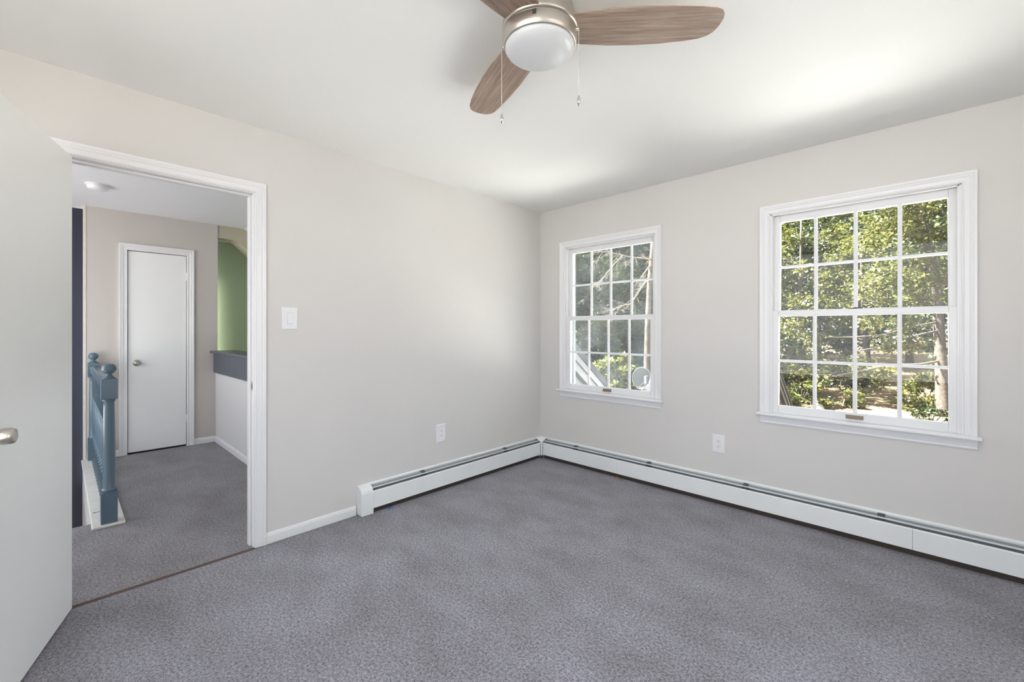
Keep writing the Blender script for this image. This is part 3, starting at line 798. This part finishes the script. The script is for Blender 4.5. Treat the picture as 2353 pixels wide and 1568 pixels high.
def gable(name, label, x0, x1, yr, zr, half, slope, wall_bottom, cat):
    """gable end facing +x at x1, ridge along x at y = yr"""
    g = empty(name, ((x0+x1)/2, yr, wall_bottom), label=label, cat=cat)
    ze = zr - half*slope
    w_ = half - 0.12
    wl = MB(); wl.prism([(yr-w_, wall_bottom), (yr+w_, wall_bottom), (yr+w_, zr-w_*slope-0.02), (yr, zr-0.02), (yr-w_, zr-w_*slope-0.02)], lambda a, b, t: (t, a, b), x0+0.1, x1-0.08)
    obj('wall', wl, M['siding'], g)
    k = wall_bottom + 0.1; courses = MB()
    while k < zr - 0.25:
        hw = min(w_, (zr-0.1-k)/slope)
        courses.prism([(0.0, k), (0.014, k), (0.003, k+0.17), (0.0, k+0.17)], lambda a, b, t: (x1-0.08+a, t, b), yr-hw, yr+hw)
        k += 0.175
    obj('siding', courses, M['siding'], g)
    n = 1/math.sqrt(1+slope*slope)
    for s in (-1, 1):
        th = 0.10
        rf = MB(); rf.prism([(yr, zr), (yr+s*half, ze), (yr+s*half, ze+th), (yr, zr+th)], lambda a, b, t: (t, a, b), x0, x1+0.09)
        obj('roof_slope', rf, M['shingle'], g)
        rk = MB()
        rk.prism([(yr, zr-0.001), (yr+s*half, ze-0.001), (yr+s*half, ze-0.09), (yr, zr-0.09)], lambda a, b, t: (t, a, b), x1+0.045, x1+0.075)
        rk.prism([(yr, zr-0.001), (yr+s*half, ze-0.001), (yr+s*half, ze-0.20), (yr, zr-0.20)], lambda a, b, t: (t, a, b), x1-0.05, x1+0.045)
        rk.prism([(yr, zr-0.202), (yr+s*half, ze-0.202), (yr+s*half, ze-0.30), (yr, zr-0.30)], lambda a, b, t: (t, a, b), x1-0.065, x1-0.030)
        obj('rake_board', rk, M['fascia'], g)
    return g
gable('house_gable', 'grey cream gable end with white rake boards low in the left window', -3.2, -0.39, 0.95, 1.06, 0.93, 0.73, -0.02, 'gable')
gable('garage', 'dark roofed garage gable at the lower left of the right window', -1.2, 0.51, 6.1, 1.12, 2.7, 0.79, GZ, 'garage')

# ------------------------------------------------------------------ satellite dish
dp = at(1474, 871, 9.5)
ds = empty('satellite_dish', (dp.x, dp.y, GZ), label='pale oval satellite dish on a pole low in the left window', cat='satellite dish')
prof = []
for i in range(11):
    r = 0.0005 + 0.25*i/10
    prof.append((r, 0.05*(r/0.25)**2))
for r, h in ((0.25, 0.046), (0.17, 0.022), (0.0005, -0.006)): prof.append((r, h))
rf = obj('reflector', MB().lathe(prof, n=48, cap=False), M['dish'], ds, local=True)
look = (Vector(CAM)-dp).normalized()
rf.location = (0, 0, dp.z-GZ)
aim = (look + Vector((0.35, 0.05, 0.1))).normalized()
rf.rotation_euler = aim.to_track_quat('Z', 'Y').to_euler()
rf.scale = (0.86, 1.02, 1)
am = MB()
side = Vector((0, -1, 0))
am.tube([(0, -0.24, 0.03), (0, -0.20, 0.20), (0.0, -0.05, 0.34)], 0.012, 8)
am.tube([(-0.12, -0.21, 0.04), (0.0, -0.05, 0.33)], 0.006, 8)
am.tube([(0.12, -0.21, 0.04), (0.0, -0.05, 0.33)], 0.006, 8)
obj('feed_arm', am, M['heater_dark'], rf, local=True)
obj('receiver', MB().box(-0.035, 0.035, -0.13, 0.04, 0.28, 0.40), M['heater_dark'], rf, local=True, bevel=0.01)
obj('pole', MB().tube([(0, 0.05, 0), (0, 0.05, dp.z-GZ)], 0.025, 12), M['heater_grey'], ds, local=True)

# ------------------------------------------------------------------ birdhouse
bp_ = at(1880, 946, 13.0)
bh = empty('birdhouse', (bp_.x, bp_.y, GZ), label='small white birdhouse on a post on the lawn in the right window', cat='birdhouse')
z0 = bp_.z - GZ
hb = MB(); hb.prism([(-0.11, -0.20), (0.11, -0.20), (0.11, 0.10), (0, 0.21), (-0.11, 0.10)], lambda a, b, t: (a, t, b+z0), -0.10, 0.10)
bo = obj('house_body', hb, M['trim'], bh, local=True)
rfb = MB()
for s in (-1, 1):
    rfb.prism([(0, 0.212), (s*0.15, 0.062), (s*0.15, 0.082), (0, 0.234)], lambda a, b, t: (a, t, b+z0), -0.14, 0.14)
obj('roof', rfb, M['fascia'], bo, local=True)
for z in (0.06, -0.10):
    obj('entrance', MB().box(-0.045, 0.045, -0.104, -0.099, z0+z-0.018, z0+z+0.018), M['slot'], bo, local=True)
obj('post', MB().box(-0.03, 0.03, -0.03, 0.03, 0, z0-0.201), M['trim'], bh, local=True)
bh.rotation_euler = (0, 0, R(10))

# ------------------------------------------------------------------ trees
def leaf_mesh(name, m, n, clusters, size, seed):
    """n leaves scattered around cluster points (x, y, z, radius); each leaf a folded diamond"""
    rng = np.random.default_rng(seed)
    cl = np.array(clusters)
    wts = cl[:, 3]**2; wts /= wts.sum()
    idx = rng.choice(len(cl), n, p=wts)
    p = cl[idx, :3] + rng.normal(size=(n, 3))*cl[idx, 3:4]*np.array([0.5, 0.5, 0.36])
    nrm = rng.normal(size=(n, 3)) + np.array([0, 0, 1.0])
    nrm /= np.linalg.norm(nrm, axis=1, keepdims=True)
    a = np.cross(nrm, rng.normal(size=(n, 3))); a /= np.linalg.norm(a, axis=1, keepdims=True)
    b = np.cross(nrm, a)
    s = size*rng.uniform(0.6, 1.35, (n, 1))
    v = np.empty((n, 4, 3))
    v[:, 0] = p - a*s; v[:, 1] = p + b*s*0.55 - nrm*s*0.15; v[:, 2] = p + a*s; v[:, 3] = p - b*s*0.55 - nrm*s*0.15
    me = bpy.data.meshes.new(name)
    me.vertices.add(4*n); me.vertices.foreach_set('co', v.reshape(-1))
    me.loops.add(4*n); me.loops.foreach_set('vertex_index', np.arange(4*n, dtype=np.int32))
    me.polygons.add(n); me.polygons.foreach_set('loop_start', np.arange(0, 4*n, 4, dtype=np.int32))
    me.polygons.foreach_set('loop_total', np.full(n, 4, dtype=np.int32))
    me.update(); me.validate()
    me.materials.append(m)
    return me

def limb(rng, p, d, length, r, depth, mb, tips, sag=0.0, nseg=6):
    pts = [p.copy()]; rad = [r]
    q = p.copy(); d = d.normalized()
    for i in range(nseg):
        d = (d + Vector((rng.uniform(-1, 1), rng.uniform(-1, 1), rng.uniform(-1, 1)))*0.16 + Vector((0, 0, sag))).normalized()
        q = q + d*(length/nseg)
        pts.append(q.copy()); rad.append(max(0.003, r*(1-0.75*(i+1)/nseg)))
        if depth > 0 and i >= 1:
            for _ in range(2 if i > 2 else 1):
                nd = (d + Vector((rng.uniform(-1, 1), rng.uniform(-1, 1), rng.uniform(-0.7, 0.9)))*0.95).normalized()
                limb(rng, q, nd, length*rng.uniform(0.38, 0.6), rad[-1]*0.6, depth-1, mb, tips, sag, max(3, nseg-2))
    mb.tube(pts, rad, 6 if r < 0.06 else 10)
    tips.append((q.x, q.y, q.z))

def make_tree(name, seed, hgt, r_trunk, crown_lo, crown_r, n_leaves, lsize, lm, label, cat='tree', group=None, bark='bark', lean=(0, 0)):
    rng = random.Random(seed)
    t = empty(name, (0, 0, 0), label=label, cat=cat, group=group)
    pts = []; rad = []
    for i in range(10):
        k = i/9
        pts.append(Vector((lean[0]*k*k + 0.12*math.sin(3*k+seed), lean[1]*k*k + 0.12*math.cos(2.3*k+seed)-0.12, hgt*0.86*k)))
        rad.append(r_trunk*(1.35-0.35*min(1, k*8))*(1-0.8*k))
    tb = MB(); tb.tube(pts, rad, 12)
    tips = []
    for j in range(9):
        k = crown_lo + (0.95-crown_lo)*(j/8)
        i = min(9, int(k*9+0.5))
        a = j*2.4 + rng.uniform(-0.4, 0.4)
        limb(rng, pts[i], Vector((math.cos(a), math.sin(a), rng.uniform(0.0, 0.6))), crown_r*(1.05-0.45*k), rad[i]*0.5, 1, tb, tips, -0.01)
    trunk = obj('trunk', tb, M[bark], t, local=True)
    cl = []
    zc = hgt*(crown_lo+1.0)/2; zh = hgt*(1.0-crown_lo)/2*1.08
    for x, y, z in tips: cl.append((x, y, z, rng.uniform(0.5, 0.95)*crown_r*0.24))
    for _ in range(70):
        u = rng.uniform(-1, 1); a = rng.uniform(0, 2*PI); rr = math.sqrt(1-u*u)*rng.uniform(0.55, 1.0)
        cl.append((crown_r*rr*math.cos(a)+lean[0]*0.4, crown_r*rr*math.sin(a), zc+zh*u*rng.uniform(0.7, 1), rng.uniform(0.5, 1.0)*crown_r*0.23))
    me = leaf_mesh('foliage', M[lm], n_leaves, cl, lsize, seed)
    f = bpy.data.objects.new('foliage', me); C.objects.link(f); f.parent = t
    return t

def place(t, x, y, z=None, rz=0.0, s=1.0):
    t.location = (x, y, GZ-0.05 if z is None else z); t.rotation_euler = (0, 0, rz); t.scale = (s, s, s)

L_R = 'leafy green tree of the woods seen through the right window'
L_L = 'leafy green tree of the woods seen through the left window'
protos = [
    make_tree('woodland_tree', 11, 13.0, 0.22, 0.14, 3.6, 15000, 0.115, 'leaf_mid', L_R, group='woods through the right window'),
    make_tree('woodland_tree', 23, 12.0, 0.20, 0.10, 3.3, 15000, 0.11, 'leaf_dark', L_R, group='woods through the right window'),
    make_tree('woodland_tree', 37, 14.0, 0.24, 0.16, 3.9, 15000, 0.12, 'leaf_mid', L_R, group='woods through the right window'),
]
used = [False]*len(protos)
def woods(k, u, d, s, rz, side):
    p = at(u, HORIZON, d)
    t = dup(protos[k]) if used[k] else protos[k]
    used[k] = True
    place(t, p.x, p.y, GZ + (0.05*(p.y-26) if p.y > 26 else 0) - 0.05, rz, s)
    t['label'] = L_R if side == 'r' else L_L
    t['group'] = 'woods through the right window' if side == 'r' else 'woods through the left window'
for a in [(0, 1760, 31, 1.0, 0.3, 'r'), (2, 1880, 33, 1.05, 1.4, 'r'), (1, 1985, 37, 1.1, 2.2, 'r'), (0, 2085, 35, 1.1, 3.1, 'r'), (2, 2190, 32, 1.0, 4.4, 'r'),
          (1, 1820, 42, 1.4, 5.0, 'r'), (2, 1950, 44, 1.4, 0.9, 'r'), (0, 2130, 44, 1.45, 2.7, 'r'), (1, 2240, 40, 1.3, 1.1, 'r'), (2, 1720, 40, 1.4, 2.0, 'r'), (0, 2040, 48, 1.5, 5.5, 'r')]:
    woods(*a)
for a in [(0, 1315, 17, 0.95, 1.0, 'l'), (1, 1385, 19, 1.0, 2.1, 'l'), (2, 1450, 20, 0.95, 3.3, 'l'), (1, 1520, 18, 0.95, 0.2, 'l'), (0, 1260, 21, 1.0, 4.0, 'l'),
          (2, 1340, 26, 1.25, 5.2, 'l'), (0, 1420, 28, 1.3, 1.9, 'l'), (1, 1500, 27, 1.25, 2.9, 'l'), (2, 1280, 34, 1.5, 0.6, 'l'), (0, 1380, 38, 1.6, 3.9, 'l'), (1, 1470, 38, 1.6, 4.9, 'l')]:
    woods(*a)

for k, x, y, sc_, rz in [(0, 5.5, 24, 1.0, 0.4), (2, 9.5, 25, 1.05, 1.9), (1, 13.5, 28, 1.15, 3.2), (2, 8.0, 34, 1.3, 5.1)]:
    t = dup(protos[k]); place(t, x, y, GZ-0.05, rz, sc_)
    t['label'] = 'leafy green tree of the woods standing behind the window wall, out of view'
    t['group'] = 'woods hidden by the window wall'

t = make_tree('maple_tree', 5, 11.5, 0.17, 0.16, 2.7, 14000, 0.10, 'leaf_bright', 'sunlit yellow green tree in the left panes of the right window')
p = at(1835, HORIZON, 24); place(t, p.x, p.y)
t = make_tree('maple_tree', 8, 11.0, 0.16, 0.30, 2.3, 9000, 0.10, 'leaf_bright', 'paler yellow green tree behind the middle panes of the right window')
p = at(1985, HORIZON, 27); place(t, p.x, p.y)

# the big oak with the visible rough trunk
oak = empty('oak_tree', at(2164, HORIZON+196, 19.0), label='thick rough barked oak trunk in the right panes of the right window', cat='tree')
ok_pts = [(2166, 962, 19.0, 0.295), (2166, 940, 19.0, 0.254), (2164, 880, 19.0, 0.217), (2160, 800, 19.0, 0.197), (2156, 720, 19.0, 0.184), (2152, 660, 19.0, 0.180), (2144, 610, 18.9, 0.180), (2130, 560, 18.8, 0.139), (2108, 510, 18.6, 0.107), (2085, 460, 18.4, 0.082), (2060, 400, 18.2, 0.041)]
pts = [at(u, v, d) for u, v, d, r in ok_pts]
obj('trunk', MB().tube(pts, [r for *_, r in ok_pts], 16), M['bark'], oak)
def img_limb(seq, r0, r1, n=8):
    ps = [at(*q) for q in seq]; k = len(ps)
    obj('branch', MB().tube(ps, [r0+(r1-r0)*i/(k-1) for i in range(k)], n), M['bark_pale'], oak)
img_limb([(2140, 600, 18.9), (2128, 540, 18.9), (2118, 490, 19.0), (2112, 430, 19.1)], 0.12, 0.06)
img_limb([(2154, 680, 19.0), (2175, 640, 19.2), (2200, 590, 19.4), (2230, 520, 19.5)], 0.10, 0.04)
img_limb([(2130, 560, 18.8), (2100, 545, 18.4), (2070, 530, 18.0), (2040, 528, 17.6)], 0.06, 0.015)
img_limb([(2158, 760, 19.0), (2110, 770, 18.4), (2060, 782, 17.8), (2010, 800, 17.3), (1960, 808, 16.9)], 0.05, 0.012)
img_limb([(2160, 830, 19.0), (2110, 838, 18.3), (2050, 838, 17.6), (1990, 850, 17.0), (1930, 862, 16.4), (1900, 868, 16.2)], 0.05, 0.012)
img_limb([(2050, 838, 17.6), (2010, 848, 17.2), (1975, 868, 16.8)], 0.02, 0.008)
img_limb([(2158, 740, 19.0), (2090, 752, 18.2), (2030, 770, 17.6), (1960, 775, 17.0), (1900, 775, 16.6), (1878, 765, 16.4)], 0.045, 0.010)
cl = []
for u, v, d, s in [(2090, 480, 18, .8), (2130, 470, 18.6, .8), (2170, 480, 18.8, .9), (2060, 520, 17.8, .7), (2120, 545, 18.2, .7), (2175, 545, 18.8, .8), (2090, 600, 17.8, .75), (2130, 640, 18.0, .7), (2080, 650, 17.5, .8), (2110, 690, 17.8, .6), (2180, 610, 19, .7), (2030, 630, 17.4, .8), (1990, 660, 17.2, .7), (2050, 690, 17.2, .6), (2185, 690, 19.2, .5), (2010, 560, 17.5, .6), (2050, 800, 17.4, .45), (2100, 790, 17.6, .5), (2010, 745, 17.2, .5), (2080, 745, 17.5, .5), (2150, 430, 18.8, 1.0), (2080, 420, 18.2, 1.0), (2030, 450, 17.8, .8)]:
    q = at(u, v, d) - oak.location; cl.append((q.x, q.y, q.z, s))
me = leaf_mesh('foliage', M['leaf_bright'], 9000, cl, 0.085, 91)
f = bpy.data.objects.new('foliage', me); C.objects.link(f); f.parent = oak

# bare twiggy tree in front of the left window's woods
bt_ = empty('bare_tree', at(1487, HORIZON+330, 12.0), label='bare twiggy tree with pale branches in the left window', cat='tree')
bt_.location.z = GZ
tk = MB()
img = [(1487, 1070, 12.0), (1486, 960, 12.0), (1486, 860, 12.0), (1488, 760, 12.0), (1492, 660, 12.0), (1500, 560, 12.0), (1508, 480, 12.0)]
ps = [at(*q) for q in img]; ps[0].z = GZ
tk.tube(ps, [0.11, 0.10, 0.085, 0.08, 0.07, 0.06, 0.05], 12)
obj('trunk', tk, M['bark'], bt_)
rng = random.Random(5)
def twig(seq, r0, r1, k=4, ln=0.5):
    tw = MB(); ps = [at(*q) for q in seq]; n = len(ps)
    tw.tube(ps, [r0+(r1-r0)*i/(n-1) for i in range(n)], 6)
    for i in range(1, n):
        for _ in range(k):
            d = (ps[i]-ps[i-1]).normalized()
            nd = (d + Vector((rng.uniform(-1, 1), rng.uniform(-1, 1), rng.uniform(-1.2, 0.6)))*0.8)
            q = ps[i-1].lerp(ps[i], rng.random())
            limb(rng, q, nd, ln*rng.uniform(0.4, 0.9), 0.006, 1, tw, [], -0.03, 4)
    obj('branch', tw, M['bark_pale'], bt_)
twig([(1502, 597, 12), (1480, 594, 11.7), (1455, 592, 11.4), (1430, 587, 11.1), (1405, 581, 10.9), (1375, 578, 10.7)], 0.028, 0.008)
twig([(1490, 640, 12), (1478, 655, 11.7), (1462, 680, 11.4), (1448, 700, 11.2), (1425, 703, 11.0), (1410, 712, 10.9)], 0.024, 0.007)
twig([(1494, 610, 12), (1482, 625, 11.8), (1470, 642, 11.6)], 0.02, 0.008, 3)
twig([(1430, 587, 11.1), (1405, 615, 10.9), (1385, 640, 10.8), (1370, 660, 10.7)], 0.014, 0.006, 4, 0.4)

# shrubs
def shrub(name, seed, u, v, d, r, h, n, ls, lm, label):
    p = at(u, v, d)
    t = empty(name, (p.x, p.y, GZ), label=label, cat='shrub')
    rng = random.Random(seed); cl = []
    top = max(0.4, p.z-GZ)
    for _ in range(26):
        a = rng.uniform(0, 2*PI); k = rng.uniform(0.05, 1)
        rr = r*math.sqrt(max(0.05, 1-(k*0.85)**2))*rng.uniform(0.3, 1)
        cl.append((rr*math.cos(a), rr*math.sin(a), top-h+h*k, r*0.25))
    st_ = MB()
    for x, y, z, _ in cl[:9]:
        st_.tube([(0.05*x, 0.05*y, 0), (0.4*x, 0.4*y, z*0.5), (x, y, z)], [0.03, 0.02, 0.008], 6)
    obj('stems', st_, M['bark'], t, local=True)
    me = leaf_mesh('foliage', M[lm], n, cl, ls, seed)
    f = bpy.data.objects.new('foliage', me); C.objects.link(f); f.parent = t
shrub('shrub', 1, 1414, 822, 10.5, 0.6, 2.0, 4200, 0.055, 'leaf_bright', 'bright leafed bush beside the gable in the left window')
shrub('shrub', 2, 1838, 850, 22, 1.5, 3.0, 3500, 0.09, 'leaf_bright', 'bright bush at the lawn edge beside the garage roof')
shrub('shrub', 3, 1930, 840, 27, 2.6, 3.4, 5000, 0.10, 'leaf_dark', 'dark bushes behind the birdhouse at the wood edge')
shrub('shrub', 4, 1958, 895, 21, 0.55, 1.2, 1200, 0.07, 'leaf_bright', 'small light green bush in the middle of the lawn')
shrub('shrub', 5, 2130, 868, 20, 1.3, 1.5, 3500, 0.08, 'leaf_bright', 'low yellow green bush in front of the oak trunk')
shrub('shrub', 6, 2140, 938, 16.5, 0.7, 0.8, 1800, 0.06, 'leaf_mid', 'small bush at the oak foot in the bottom right pane')
shrub('shrub', 7, 1795, 780, 24, 2.2, 4.2, 5000, 0.10, 'leaf_mid', 'tall mid green bush behind the garage roof')
